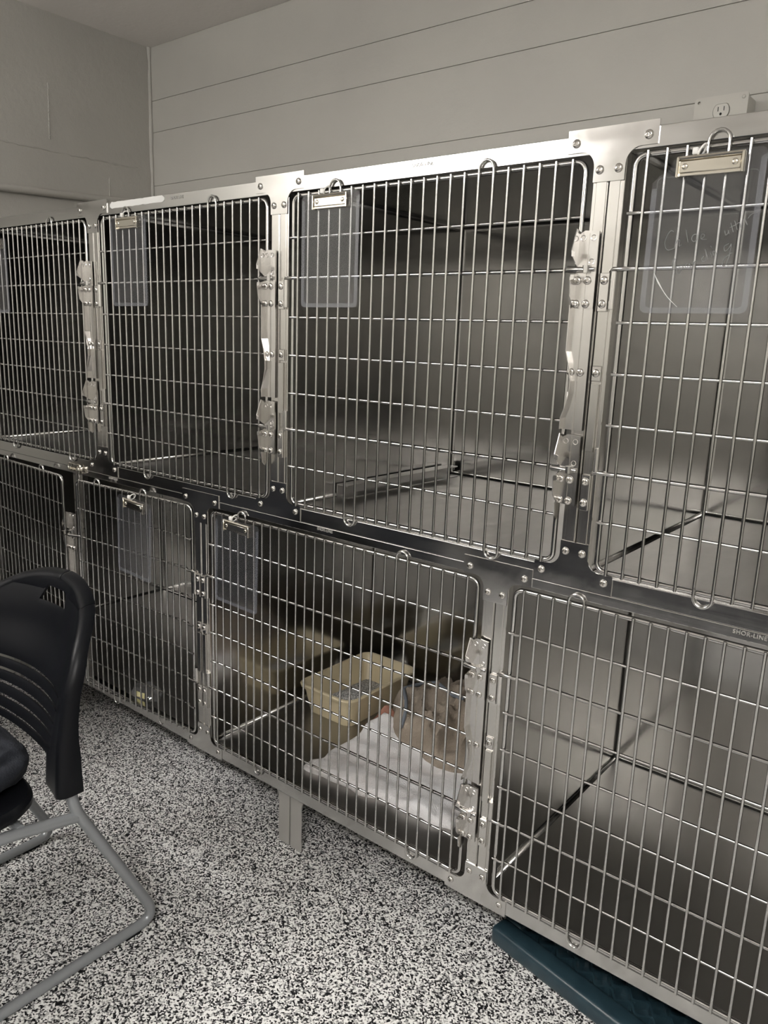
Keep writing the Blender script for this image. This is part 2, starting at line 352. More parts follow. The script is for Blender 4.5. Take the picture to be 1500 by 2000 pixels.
BARS = {}
def vbar(zlen, r=.0027):
    k = round(zlen, 4)
    if k not in BARS: BARS[k] = MB().tube([(0, 0, 0), (0, 0, zlen)], r, 8).mesh('vertical_bar', 'wire', 50)
    return BARS[k]
def door(cage, x0, x1, ztop, zbot, hz, nv=None, hinge='L', ajar=0., loops_t=(3, -7), loops_b=(5, -5)):
    """x0,x1: rim centre lines.  hz: heights of the seven cross bars"""
    piv = (x0 - .012 if hinge == 'L' else x1 + .012, .004, zbot)
    r = .0048
    rim = MB().tube([(p[0], .003, p[1]) for p in rrect(x0, x1, zbot, ztop, .017, 6)], r, 10, closed=True)
    d = rim.build('door', 'wire', cage, piv, 50)
    if nv is None: nv = round((x1 - x0 - .042) / .0305) + 1
    xs = [x0 + .021 + (x1 - x0 - .042) * i / (nv - 1) for i in range(nv)]
    yv = -.0045
    me = vbar(ztop - zbot + .008)
    for x in xs: put('vertical_bar', me, (x, yv, zbot - .004), d)
    for k in loops_t:
        a, b = xs[k], xs[k + 1]; c = (a + b) / 2; q = (b - a) / 2
        MB().tube([(a, yv, ztop - .01), (a, yv, ztop + .004)] + arc((c, ztop + .006), q, 180, 0, 8, 'xz', yv)[1:-1] + [(b, yv, ztop + .004), (b, yv, ztop - .01)], .0027, 8).build('stop_loop', 'wire', d, (c, yv, ztop), 50)
    for k in loops_b:
        a, b = xs[k], xs[k + 1]; c = (a + b) / 2; q = (b - a) / 2
        MB().tube([(a, yv, zbot + .01), (a, yv, zbot - .004)] + arc((c, zbot - .006), q, 180, 360, 8, 'xz', yv)[1:-1] + [(b, yv, zbot - .004), (b, yv, zbot + .01)], .0027, 8).build('stop_loop', 'wire', d, (c, yv, zbot), 50)
    for i, z in enumerate(hz):
        big = i in (1, 5); rr = .0036 if big else .0027; yh = .0010
        a, b = x0 - .004, x1 + .002
        if hinge == 'L':
            pts = [(a - (.014 if big else 0), -.004, z), (a + .018, -.004, z), (a + .027, yh, z), (b, yh, z)]
            if big: pts = [(a - .020, .001, z - .004)] + pts[0:1] + pts[1:] + [(b + .030, -.012, z), (b + .036, -.012, z)]
        else:
            pts = [(x0 - .002, yh, z), (x1 - .022, yh, z), (x1 - .013, -.004, z - .003), (x1 + .004 + (.014 if big else 0), -.004, z - .003)]
            if big: pts = [(x0 - .036, -.012, z), (x0 - .030, -.012, z)] + pts
        MB().tube(pts, rr, 8).build('cross_bar', 'wire', d, (x0, 0, z), 50)
    if ajar: d.rotation_euler = (0, 0, ajar)
    return d, xs

def latch(cage, x, h2, h6, name='latch'):
    """x: right edge of the stile pair on the latch side; everything hangs off the stile face y=0"""
    xp0, xp1, xw = x - .038, x - .003, x - .0385
    L = MB()
    # spine with two ridges that joins both catches
    zt, zb = h2 - .058, h6 + .070
    edge = [(xw - .004, zt), (xw - .004, h2 - .135), (xw + .002, h2 - .155), (xw + .008, h2 - .185), (xw + .008, h2 - .205), (xw + .002, h2 - .232), (xw - .004, h2 - .25), (xw - .004, zb)]
    L.prism([(xp1, zb), (xp1, zt)] + edge, 'y', -.007, -.002)
    L.box(xp0 + .014, xp0 + .017, -.009, -.006, zb, zt); L.box(xp1 - .003, xp1, -.009, -.006, zb, zt)
    # turned up front edge of the spine
    for (a, b) in zip(edge[:-1], edge[1:]):
        L.add([(a[0], -.006, a[1]), (b[0], -.006, b[1]), (b[0], -.017, b[1]), (a[0], -.017, a[1]), (a[0] + .0015, -.006, a[1]), (b[0] + .0015, -.006, b[1]), (b[0] + .0015, -.017, b[1]), (a[0] + .0015, -.017, a[1])],
              [(0, 1, 2, 3), (4, 7, 6, 5), (3, 2, 6, 7), (0, 4, 5, 1), (0, 3, 7, 4), (1, 5, 6, 2)])
    o = L.build(name, 'latch', cage, (x, 0, h2))
    for hz in (h2, h6):
        p = MB()
        p.prism([(xp0, hz + .056), (xp0 + .010, hz + .062), (xp1, hz + .060), (xp1, hz - .064), (xp0, hz - .062)], 'y', -.0105, -.006)
        p.box((xp0 + xp1) / 2 - .001, (xp0 + xp1) / 2 + .001, -.0118, -.010, hz - .06, hz + .058)
        # wings turned out towards the room
        p.prism([(-.006, hz + .060), (-.022, hz + .064), (-.036, hz + .028), (-.032, hz + .019), (-.010, hz + .004), (-.006, hz + .004)], 'x', xw, xw + .0016)
        p.prism([(-.006, hz - .006), (-.012, hz - .006), (-.034, hz - .013), (-.030, hz - .045), (-.020, hz - .056), (-.006, hz - .060)], 'x', xw, xw + .0016)
        p.prism([(xw + .0016, hz + .028), (xw + .008, hz + .026), (xw + .008, hz + .018), (xw + .0016, hz + .019)], 'y', -.0365, -.034)
        p.prism([(xw + .0016, hz - .010), (xw + .008, hz - .010), (xw + .008, hz - .017), (xw + .0016, hz - .019)], 'y', -.0345, -.032)
        p.build('catch_plate', 'latch', o, (x, 0, hz))
        b = MB(); b.tube([(xw - .016, -.010, hz), (xw - .013, -.012, hz), (xw + .020, -.014, hz - .001)], [.0045, .0058, .0045], 10)
        b.tube([(xw + .019, -.013, hz - .006), (xw + .019, -.013, hz + .006)], .0065, 10)
        b.build('catch_bolt', 'wire', o, (xw, 0, hz), 50)
        for dx, dz in ((.004, -.018), (.0215, -.018), (.004, -.056), (.0215, -.056)): screw(xp0 + dx, hz + dz, -.0105, o)
        for dx, dz in ((.008, .050), (.026, .050), (.026, .012)):
            MB().tube([(xp0 + dx + .0045 * math.cos(2 * PI * k / 10), -.0108, hz + dz + .0045 * math.sin(2 * PI * k / 10)) for k in range(10)], .0007, 5, closed=True).build('punched_ring', 'latch', o, (xp0 + dx, 0, hz + dz))
    for dx in (.004, .0215): screw(xp0 + dx, h2 - .170, -.007, o)
    # tail of the handle below the lower catch
    MB().prism([(-.003, h6 - .062), (-.024, h6 - .060), (-.020, h6 - .085), (-.010, h6 - .094), (-.003, h6 - .085)], 'x', xw + .001, xw + .0026).build('handle_tail', 'latch', o, (xw, 0, h6))
    return o

def hinge(cage, x, h2, h6, s=1):
    """x: gap side of the stile; s=+1 hinge stile lies right of x, -1 left of x"""
    X = lambda a: x + s * a
    def bx(b, a0, a1, y0, y1, z0, z1, bev=.0006): b.box(min(X(a0), X(a1)), max(X(a0), X(a1)), y0, y1, z0, z1, bev)
    b = MB(); bx(b, .003, .0195, -.006, -.0005, h2 - .068, h2 - .006)
    k = MB(); k.tube([(X(.0265), -.003, h2 - .064), (X(.0265), -.003, h2 - .004)], .0062, 10)
    o = b.build('hinge', 'latch', cage, (x, 0, h2)); k.build('knuckle', 'latch', o, (x, 0, h2), 50)
    screw(X(.011), h2 - .018, -.006, o); screw(X(.011), h2 - .056, -.006, o)
    c = MB(); bx(c, .004, .0185, -.0055, -.0005, h6 + .035, h6 + .152); c.build('cover_strip', 'stile', o, (x, 0, h6))
    c = MB(); bx(c, .003, .0195, -.004, -.0005, h6 + .156, h6 + .182, .001); o2 = c.build('strip_bracket', 'latch', o, (x, 0, h6))
    screw(X(.011), h6 + .170, -.004, o)
    b = MB(); bx(b, .003, .0195, -.006, -.0005, h6 - .070, h6 - .006, .001); o3 = b.build('hinge', 'latch', cage, (x, 0, h6))
    MB().tube([(X(.0265), -.003, h6 + .002), (X(.0265), -.003, h6 + .042)], .0062, 10).build('knuckle', 'latch', o3, (x, 0, h6), 50)
    screw(X(.011), h6 - .018, -.006, o3); screw(X(.011), h6 - .056, -.006, o3)

def liner(cage, x0, x1, z0, z1, depth=.728, th=.0015):
    bm = bmesh.new(); bmesh.ops.create_cube(bm, size=1)
    for v in bm.verts: v.co = Vector(((x0 + x1) / 2 + v.co.x * (x1 - x0), .016 + (depth - .016) * (v.co.y + .5), (z0 + z1) / 2 + v.co.z * (z1 - z0)))
    front = [f for f in bm.faces if all(abs(v.co.y - .016) < 1e-5 for v in f.verts)]
    bmesh.ops.delete(bm, geom=front, context='FACES')
    ed = [e for e in bm.edges if not e.is_boundary]
    bmesh.ops.bevel(bm, geom=ed, offset=.009, segments=4, affect='EDGES', profile=.5)
    me = bpy.data.meshes.new('liner')
    bmesh.ops.recalc_face_normals(bm, faces=bm.faces[:])
    bm.to_mesh(me); bm.free(); me.materials.append(M['liner']); me.materials.append(M['pan'])
    for p in me.polygons:
        p.use_smooth = p.area < .03
        if p.area > .03 and abs(p.normal.z) > .9 and p.center.z < (z0 + z1) / 2: p.material_index = 1
    org = ((x0 + x1) / 2, .3, z0)
    for v in me.vertices: v.co -= Vector(org)
    o = put('liner', me, org, cage)
    sm = o.modifiers.new('sheet', 'SOLIDIFY'); sm.thickness = th; sm.offset = 1
    return o

U = dict(top=H + .012, ti=H - .020, bi=H - .7245, bot=H - .7568, rt=H - .028, rb=H - .716, hz=[H - z for z in (.1155, .2008, .2865, .371, .457, .5405, .6275)])
Lw = dict(top=H - .7572, ti=H - .776, bi=H - 1.466, bot=H - 1.498, rt=H - .788, rb=H - 1.461, hz=[H - z for z in (.877, .967, 1.046, 1.127, 1.211, 1.293, 1.3775)])
XA, XB_, XC, XD = -1.527, -.768, .002, .766
X0, XE, XF = -2.289, -1.066, -.153
SW = .0275
def cage_shell(x0, x1, g, label):
    c = thing('kennel_cage', (x0, 0, g['bot']), label, 'cage', None)
    a, b = x0 + .0008, x1 - .0008
    MB().box(a, b, 0, .020, g['ti'], g['top'], .0012, 2).build('top_rail', 'frame', c, (a, 0, g['ti']))
    MB().box(a, b, 0, .020, g['bot'], g['bi'], .0012, 2).build('bottom_rail', 'frame', c, (a, 0, g['bot']))
    for s0, s1, q in ((a, x0 + SW, 1), (x1 - SW, b, -1)):
        st = MB(); st.box(s0, s1, .0015, .020, g['bi'], g['ti'], .0008)
        gap, inn = (s0, s1) if q > 0 else (s1, s0)
        p0, p1 = sorted((gap + q * .0015, gap + q * .020)); st.box(p0, p1, -.0002, .003, g['bi'] - .004, g['ti'] + .004, .0008)
        st.build('stile', 'stile', c, (s0, 0, g['bi']))
    liner(c, x0 + .013, x1 - .013, g['bi'] - .006, g['ti'] + (.016 if g is U else .010))
    return c
LB = {}
cU1 = cage_shell(X0, XA, U, 'upper steel kennel cage in the corner by the block wall')
cU2 = cage_shell(XA, XB_, U, 'upper steel kennel cage with a white glue smear on its top rail')
cU3 = cage_shell(XB_, XC, U, 'upper steel kennel cage with a loose steel channel lying on its floor')
cU4 = cage_shell(XC, XD, U, 'upper steel kennel cage whose clipboard carries handwriting, below the wall outlet')
cL12 = cage_shell(X0, XE, Lw, 'wide lower steel kennel cage with double doors, behind the black chair')
cL3 = cage_shell(XE, XF, Lw, 'lower steel kennel cage holding the litter tray and towels')
cL4 = cage_shell(XF, XD, Lw, 'empty lower steel kennel cage above the teal plastic platform')
ins = .0425
for c, a, b in ((cU1, X0, XA), (cU2, XA, XB_), (cU3, XB_, XC), (cU4, XC, XD)):
    door(c, a + ins, b - ins, U['rt'], U['rb'], U['hz']); hinge(c, a, U['hz'][1], U['hz'][5])
for c, x in ((cU1, XA), (cU2, XB_), (cU3, XC)):
    latch(c, x, U['hz'][1], U['hz'][5]); tplate(c, x, H); tplate(c, x, H - .735, True)
for c, a, b in ((cL3, XE, XF), (cL4, XF, XD)):
    door(c, a + ins, b - ins, Lw['rt'], Lw['rb'], Lw['hz']); hinge(c, a, Lw['hz'][1], Lw['hz'][5])
latch(cL3, XF, Lw['hz'][1], Lw['hz'][5])
for c, x in ((cL12, XE), (cL3, XF)): tplate(c, x, H - .762); tplate(c, x, H - 1.4815, True)
# double door cage: two doors a little ajar against a removable centre post
XP = -1.683
door(cL12, X0 + ins, XP - ins, Lw['rt'], Lw['rb'], Lw['hz'], None, 'L', -.055, (3, -5), (3, -5))
door(cL12, XP + ins, XE - ins, Lw['rt'], Lw['rb'], Lw['hz'], 19, 'R', .055, (3, 11), (5, 13))
hinge(cL12, XE, Lw['hz'][1], Lw['hz'][5], -1)
pm = MB(); pm.box(XP - .027, XP - .004, .002, .022, Lw['bi'], Lw['ti'], .001); pm.box(XP + .004, XP + .027, .002, .022, Lw['bi'], Lw['ti'], .001); pm.box(XP - .006, XP + .006, .010, .022, Lw['bi'], Lw['ti'])
pm.build('centre_post', 'stile', cL12, (XP, 0, Lw['bi']))
lt = latch(cL12, XP - .006, Lw['hz'][1], Lw['hz'][5], 'latch')
sb = MB(); zb_ = H - .757
sb.tube([(p[0], -.006, p[1]) for p in rrect(XP - .038, XP + .034, zb_ - .008, zb_ + .012, .009, 5)], .0024, 6, closed=True)
sb.tube([(XP - .016, -.009, zb_ - .003), (XP + .034, -.009, zb_ - .003)], .004, 8)
for q in (-.012, .006, .024): sb.tube([(XP + q - .004, -.009, zb_ - .003), (XP + q + .004, -.009, zb_ - .003)], .0068, 8)
sb.box(XP + .026, XP + .040, -.016, 0, zb_ - .014, zb_ + .006, .001)
sb.build('slide_bolt', 'clip', cL12, (XP, 0, zb_), 50)

# stamped lettering on the rails
def lettering(txt, x, z, size, parent, y=-.0012, mat_='letter', italic=0.):
    cu = bpy.data.curves.new('lettering', 'FONT'); cu.body = txt; cu.size = size; cu.extrude = .0004; cu.shear = italic
    cu.space_character = 1.08
    tmp = bpy.data.objects.new('tmp', cu); COL.objects.link(tmp); bpy.context.view_layer.update()
    me = bpy.data.meshes.new_from_object(tmp.evaluated_get(bpy.context.evaluated_depsgraph_get()))
    bpy.data.objects.remove(tmp); me.materials.clear(); me.materials.append(M[mat_])
    return put('lettering', me, (x, y, z), parent, (PI / 2, 0, 0))
lettering('SHOR-LINE', -.401, H - .002, .0095, cU3)
lettering('SHOR-LINE', -1.163, H - .002, .0095, cU2)
lettering('SHOR-LINE', -.636, H - .766, .0090, cL3)
lettering('SHOR-LINE', .284, H - .767, .0098, cL4)
lettering('SHOR-LINE', -1.50, H - .766, .0085, cL12)
# dried glue smears
def smear(parent, x0, x1, z0, z1, seed, dens=1):
    b = MB(); n = 26
    top = [(x0 + (x1 - x0) * i / n, z1 + (z1 - z0) * .10 * noise.noise((i * .6, seed, 0)) - (z1 - z0) * (.35 if i in (0, n) else 0)) for i in range(n + 1)]
    bot = [(x0 + (x1 - x0) * i / n, z0 + (z1 - z0) * .10 * noise.noise((i * .6, seed, 7)) + (z1 - z0) * (.25 if i in (0, n) else 0)) for i in range(n + 1)]
    b.prism(top + bot[::-1], 'y', -.0008, 0)
    return b.build('glue_smear', 'residue', parent, ((x0 + x1) / 2, 0, z0))
smear(cU2, -1.437, -1.19, H - .005, H + .011, 1)

# stand under the cages
st = thing('cage_stand', (-.748, .04, 0), 'galvanised steel leg stand carrying the lower cages', 'stand')
rail = MB(); rail.box(X0, XD, .030, .055, .160, .1768); rail.build('stand_rail', 'galv', st, (X0, .03, .160))
rail = MB(); rail.box(X0, XD, .66, .685, .160, .1768); rail.build('stand_rail', 'galv', st, (X0, .66, .160))
for lx in (-.748,):
    for ly in (.030, .645):
        for s in (-1, 1):
            l = MB(); a, b = sorted((lx + s * .0025, lx + s * .0425)); l.box(a, b, ly, ly + .003, 0, .161)
            c0, c1 = sorted((lx + s * .0025, lx + s * .0055)); l.box(c0, c1, ly + .003, ly + .04, 0, .161)
            gx = lx + s * .0425
            pts = [(gx, .161), (gx + s * .030, .161)] + [(gx + s * (.030 - .030 * math.sin(math.radians(t))), .131 + .030 * math.cos(math.radians(t))) for t in (18, 36, 54, 72, 90)]
            l.prism(pts, 'y', ly, ly + .003)
            l.build('leg', 'galv', st, (lx + s * .02, ly, 0))
for lx in (-2.25, .72):
    for ly in (.032, .645):
        l = MB(); l.box(lx - .02, lx + .02, ly, ly + .003, 0, .161); l.box(lx - .02, lx - .017, ly + .003, ly + .04, 0, .161); l.build('leg', 'galv', st, (lx, ly, 0))

# loose channel on the floor of the third upper cage
zf = U['bi'] - .006 + .0003
ch = MB(); ch.prism([(-.018, 0), (.022, 0), (.022, .003), (-.015, .003), (-.015, .030), (.020, .030), (.020, .033), (-.018, .033)], 'y', 0, .50)
co = ch.build('steel_channel', 'channel'); co.location = (-.732, .19, zf); co.rotation_euler = (0, 0, -.012)
tag(co, 'loose steel channel lying on a cage floor against the side wall', 'channel')

# ------------------------------------------------------------------ clipboards
def clipboard(x, z, label, tilt=0., y=-.0132, broken=False):
    """x,z: centre of the board (.163 x .232)"""
    t = thing('clipboard', (x, y, z - .116), label, 'clipboard', None)
    w, h = .0815, .116
    if broken:
        out = rrect(-w, w, -h, h, .010, 4)
        keep = [p for p in out if not (p[0] < -w + .030 and p[1] > h - .034)]
        i = max(range(len(keep)), key=lambda k: (keep[k][1] > h - .02) * 10 - keep[k][0])   # leftmost of top edge
        poly = []
        for p in out:
            if p[0] < -w + .020 and p[1] > h - .020:
                continue
            poly.append(p)
        # insert broken corner between the top edge and the left edge
        k = next(i for i in range(len(poly)) if poly[i][0] < -w + .001)
        poly = poly[:k] + [(-w + .042, h), (-w + .030, h - .006), (-w + .024, h - .020), (-w + .012, h - .026), (-w, h - .036)] + poly[k:]
    else:
        poly = rrect(-w, w, -h, h, .010, 4)
    b = MB().prism([(x + p, z + q) for p, q in poly], 'y', y - .0012, y + .0012)
    bo = b.build('board', 'acrylic', t, (x, y, z))
    # moulded border, a slightly thicker lip
    r = rrect(-w + .008, w - .008, -h + .008, h - .030, .007, 4); outp = rrect(-w, w, -h, h, .010, 4)
    e = MB(); inn = rrect(-w + .008, w - .008, -h + .008, h - .008, .006, 4); n_e = len(outp)
    for i_ in range(n_e):
        j_ = (i_ + 1) % n_e; q4 = [outp[i_], outp[j_], inn[j_], inn[i_]]
        if max(p[1] for p in q4) > h - .009 and min(p[1] for p in q4) > h - .03: continue      # top edge lies under the clip
        if broken and min(p[0] for p in q4) < -w + .009 and min(p[1] for p in q4) < -h + .03 and max(p[1] for p in q4) > 0:
            q4 = [(-w, h - .045), (-w, -h + .010), (-w + .008, -h + .014), (-w + .008, h - .045)]
        e.prism([(x + p[0], z + p[1]) for p in q4], 'y', y - .0019, y - .0012)
    e.build('border_lip', 'acrylic_edge', bo, (x, y, z))
    MB().tube([(x + p, y - .0014, z + q) for p, q in r], .0005, 4, closed=True).build('border_line', 'acrylic_edge', bo, (x, y, z))
    c = MB(); zc = z + h - .018; cx = x + .004; hw = .048
    c.box(cx - hw, cx + hw, y - .0045, y - .0012, zc - .0135, zc + .013, .001)
    c.box(cx - hw + .004, cx + hw - .004, y - .0075, y - .004, zc - .009, zc + .008, .001)
    c.tube([(cx - hw, y - .006, zc + .012), (cx + hw, y - .006, zc + .012)], .0034, 8)
    c.box(cx - hw - .001, cx - hw + .003, y - .010, y - .001, zc - .015, zc + .014, .0008); c.box(cx + hw - .003, cx + hw + .001, y - .010, y - .001, zc - .015, zc + .014, .0008)
    co_ = c.build('clip', 'clip', t, (cx, y, zc), 40)
    for q in (-1, 1): MB().dome((cx + q * (hw - .012), y - .0075, zc), .0048, .002, 10).build('rivet', 'clip', co_, (cx + q * (hw - .012), y, zc), 50)
    rg = MB(); tx = x - .012
    rg.tube([(tx + .005 * math.cos(a), y - .002 + .009 * math.sin(a) + .004, zc + .022 + .009 * math.cos(a * 1)) for a in [2 * PI * k / 14 for k in range(14)]], .0016, 6, closed=True)
    rg.box(tx - .012, tx - .003, y - .008, y, zc + .016, zc + .026, .002, 2)
    rg.build('cable_tie', 'tie', t, (tx, y, zc + .02), 50)
    if tilt: t.rotation_euler = (0, tilt, 0)
    return t, bo
def clip_at(x, z, *a, **k): return clipboard(x, z, *a, **k)
clip_at(-.602, 1.5265, 'clear clipboard on the cage above the litter tray cage')
LBL4 = 'clear clipboard with a snapped corner and faded handwriting'
t4, b4 = clip_at(.1625, 1.520, LBL4, broken=True)
clip_at(-1.336, 1.527, 'clear clipboard on the cage with the white glue smear')
clip_at(-.911, .7695, 'clear clipboard on the cage holding the litter tray', tilt=.03)
clip_at(-2.097, 1.505, 'clear clipboard on the corner cage by the block wall')
clip_at(-1.336, .762, 'clear clipboard on the ajar double door beside the chair', tilt=.05, y=-.032)
HW = [[(-0.04, 0.0059), (-0.0442, 0.0076), (-0.049, 0.0019), (-0.0518, -0.0086), (-0.05, -0.017), (-0.0448, -0.021), (-0.0356, -0.0183)], [(-0.0346, 0.0063), (-0.0351, -0.0063), (-0.0358, -0.0171)], [(-0.0357, -0.0138), (-0.0323, -0.0068), (-0.0291, -0.0074), (-0.0294, -0.0156), (-0.026, -0.0139)], [(-0.0216, 0.0079), (-0.019, -0.0012), (-0.0163, -0.0105)], [(-0.0039, 0.0003), (-0.0092, -0.0002), (-0.0115, -0.006), (-0.008, -0.01), (-0.003, -0.0071), (-0.0034, -0.0002)], [(0.0023, -0.0069), (0.0068, -0.0036), (0.0064, -0.0002), (0.003, -0.0005), (0.003, -0.0067), (0.0106, -0.0078)], [(0.0357, 0.0033), (0.0376, -0.0026), (0.0406, -0.0005), (0.0407, 0.0038), (0.0424, -0.0014)], [(0.0431, 0.0136), (0.0479, 0.0009)], [(0.0422, 0.007), (0.0489, 0.0104)], [(0.0482, 0.0162), (0.0532, 0.0038)], [(0.0477, 0.0091), (0.0547, 0.0139)], [(0.0553, 0.0129), (0.0586, 0.006)], [(0.0608, 0.0083), (0.0601, 0.0176), (0.0635, 0.0148), (0.0662, 0.0101)], [(0.066, 0.0186), (0.07, 0.024), (0.0773, 0.0263)], [(-0.0345, -0.0342), (-0.0366, -0.044), (-0.0331, -0.0505), (-0.0293, -0.0457)], [(-0.0373, -0.0364), (-0.0321, -0.0348), (-0.0324, -0.0434), (-0.0285, -0.0518), (-0.0256, -0.0568), (-0.0221, -0.0535)], [(-0.0224, -0.0441), (-0.0256, -0.0474), (-0.0223, -0.052), (-0.0193, -0.0478), (-0.0224, -0.0441)], [(-0.0134, -0.0414), (-0.0164, -0.0458), (-0.0131, -0.048), (-0.0107, -0.042), (-0.0081, -0.0475)], [(-0.0056, -0.0389), (-0.0027, -0.045), (-0.0038, -0.0408), (-0.0001, -0.0376)], [(0.0098, -0.0317), (0.0069, -0.0366), (0.0103, -0.0397), (0.0138, -0.0339), (0.0105, -0.0217), (0.0165, -0.0364)], [(0.019, -0.0272), (0.0214, -0.0327)], [(0.0181, -0.0176), (0.0192, -0.0194)], [(0.0239, -0.0313), (0.0227, -0.0251), (0.0266, -0.0264), (0.0283, -0.0304)], [(0.0439, -0.0151), (0.0378, -0.0192), (0.0397, -0.0258), (0.0447, -0.0216), (0.0476, -0.016), (0.0465, -0.0333), (0.0427, -0.0462), (0.0382, -0.0449), (0.0404, -0.0363), (0.0499, -0.0283)]]
hb = MB()
for s_ in HW: hb.tube(smooth_path([(.1625 + a, -.0149, 1.52 + b) for a, b in s_], 5), .00055, 5)
hb.build('handwriting', 'ink', b4, (.1625, -.0149, 1.52))
MB().tube(smooth_path([(.1625 + a, -.0146, 1.52 + b) for a, b in [(-0.0633, -0.0556), (-0.0552, -0.0697), (-0.04, -0.09), (-0.0221, -0.1063)]], 4), [.0003, .0004, .0006, .0009, .0012, .0009, .0006, .0005, .0005, .0004, .0004, .0003, .0003], 5).build('crack', 'crack', b4, (.12, -.0146, 1.45))

# ------------------------------------------------------------------ wall outlet
ob = thing('outlet_box', (-.05, YB, 1.80), 'surface mounted outlet box painted the wall colour above the cages', 'outlet')
MB().box(-.112, .002, .705, YB, 1.795, 1.915, .004, 2).build('box', 'outlet', ob, (-.05, .7, 1.8))
def recept(zr, k): return [(-.052 + k * .0175 * math.cos(2 * PI * i / 24), zr + k * max(-.0135, min(.0145, .0185 * math.sin(2 * PI * i / 24)))) for i in range(24)]
bm = bmesh.new(); loops = [rrect(-.114, .004, 1.793, 1.918, .006, 4), recept(1.884, 1.09), recept(1.829, 1.09), [(-.104 + .0034 * math.cos(2 * PI * i / 12), 1.908 + .0034 * math.sin(2 * PI * i / 12)) for i in range(12)]]
for lp in loops:
    vv = [bm.verts.new((p, .699, q)) for p, q in lp]
    for i in range(len(vv)): bm.edges.new((vv[i], vv[(i + 1) % len(vv)]))
bmesh.ops.triangle_fill(bm, use_beauty=True, use_dissolve=False, edges=bm.edges[:], normal=(0, -1, 0))
ex = bmesh.ops.extrude_face_region(bm, geom=bm.faces[:]); bmesh.ops.translate(bm, vec=(0, .0062, 0), verts=[g for g in ex['geom'] if isinstance(g, bmesh.types.BMVert)])
bmesh.ops.recalc_face_normals(bm, faces=bm.faces[:])
for v in bm.verts: v.co -= Vector((-.05, .7, 1.8))
me = bpy.data.meshes.new('cover'); bm.to_mesh(me); bm.free(); me.materials.append(M['outlet']); co_ = put('cover', me, (-.05, .7, 1.8), ob)
for zr in (1.884, 1.829):
    rc = MB().prism(recept(zr, 1), 'y', .6965, .7055).build('receptacle', 'outlet_white', ob, (-.052, .7, zr))
    sl = MB(); sl.box(-.0595, -.0578, .6961, .6966, zr - .0005, zr + .009); sl.box(-.0465, -.0448, .6961, .6966, zr, zr + .009)
    sl.prism([(-.052 + .0027 * math.cos(2 * PI * k / 10), zr - .0065 + .0030 * math.sin(2 * PI * k / 10)) for k in range(10)], 'y', .6961, .6966)
    sl.build('socket_slots', 'black', rc, (-.052, .6965, zr))
for sx, sz in ((-.006, 1.908), (-.104, 1.802), (-.006, 1.802)):
    MB().dome((sx, .699, sz), .0042, .002, 10).build('cover_screw', 'outlet', ob, (sx, .699, sz), 50)

# ------------------------------------------------------------------ things inside the lower cages
ZF = Lw['bi'] - .006 + .0002       # top of the lower cage floors
def heightfield(name, material, corners, n, m, hfun, efun=None, tag_=None, base=ZF):
    """corners A,B,C,D (x,y); u runs A>B, v runs A>D; solid cloth patch that rests on base"""
    A, B, C_, D = [Vector((*c, 0)) for c in corners]; vsx = []; f = []
    for j in range(m + 1):
        for i in range(n + 1):
            u, v = i / n, j / m; p = A * (1 - u) * (1 - v) + B * u * (1 - v) + C_ * u * v + D * (1 - u) * v
            if efun: p = p + Vector((*efun(u, v), 0))
            vsx.append((p.x, p.y, base + hfun(u, v, p.x, p.y)))
    for j in range(m):
        for i in range(n):
            a = j * (n + 1) + i; f.append((a, a + 1, a + n + 2, a + n + 1))
    rim_ = [i for i in range(n + 1)] + [j * (n + 1) + n for j in range(1, m + 1)] + [m * (n + 1) + i for i in range(n - 1, -1, -1)] + [j * (n + 1) for j in range(m - 1, 0, -1)]
    k0 = len(vsx); cx = sum(v[0] for v in vsx) / k0; cy = sum(v[1] for v in vsx) / k0
    for r_ in rim_: x_, y_, z_ = vsx[r_]; vsx.append((x_ + (cx - x_) * .006, y_ + (cy - y_) * .006, base))
    q = len(rim_)
    for i in range(q): f.append((rim_[i], rim_[(i + 1) % q], k0 + (i + 1) % q, k0 + i))
    f.append(tuple(k0 + i for i in range(q)))
    b = MB(); b.add(vsx, f); return b.build(name, material, None, (cx, cy, base), 60)
nz = lambda x, y, s, o=0: noise.noise((x * s, y * s, o))
def edge_round(u, v, w=.05):
    d = min(u, 1 - u, v, 1 - v) / w
    return 1 if d >= 1 else math.sqrt(max(0, 1 - (1 - d) ** 2))
def white_h(u, v, x, y):
    h = .020 + .012 * nz(x, y, 9, 1) + .030 * max(0, v - .35) * (1 - abs(u - .25)) + .018 * math.exp(-((u - .80) ** 2) / .01) * (1 - v) + .030 * math.exp(-((u - .05) ** 2 + (v - .9) ** 2) / .03)
    h += .006 * nz(x, y, 26, 3)
    return max(.006, h) * (.35 + .65 * edge_round(u, v, .06))
def white_e(u, v):
    k = (1 - v) ** 2
    return (.010 * nz(v, 0, 7, 4) * (1 if u < .1 else 0), k * (.012 * math.sin(u * 26) * max(0, u - .3) + .020 * nz(u, 0, 6, 2)))
wt = heightfield('white_towel', 'white_towel', [(-.755, .085), (-.300, .125), (-.330, .40), (-.745, .41)], 80, 56, white_h, white_e)
tag(wt, 'white terry towel spread on the cage floor beside the litter tray', 'towel')
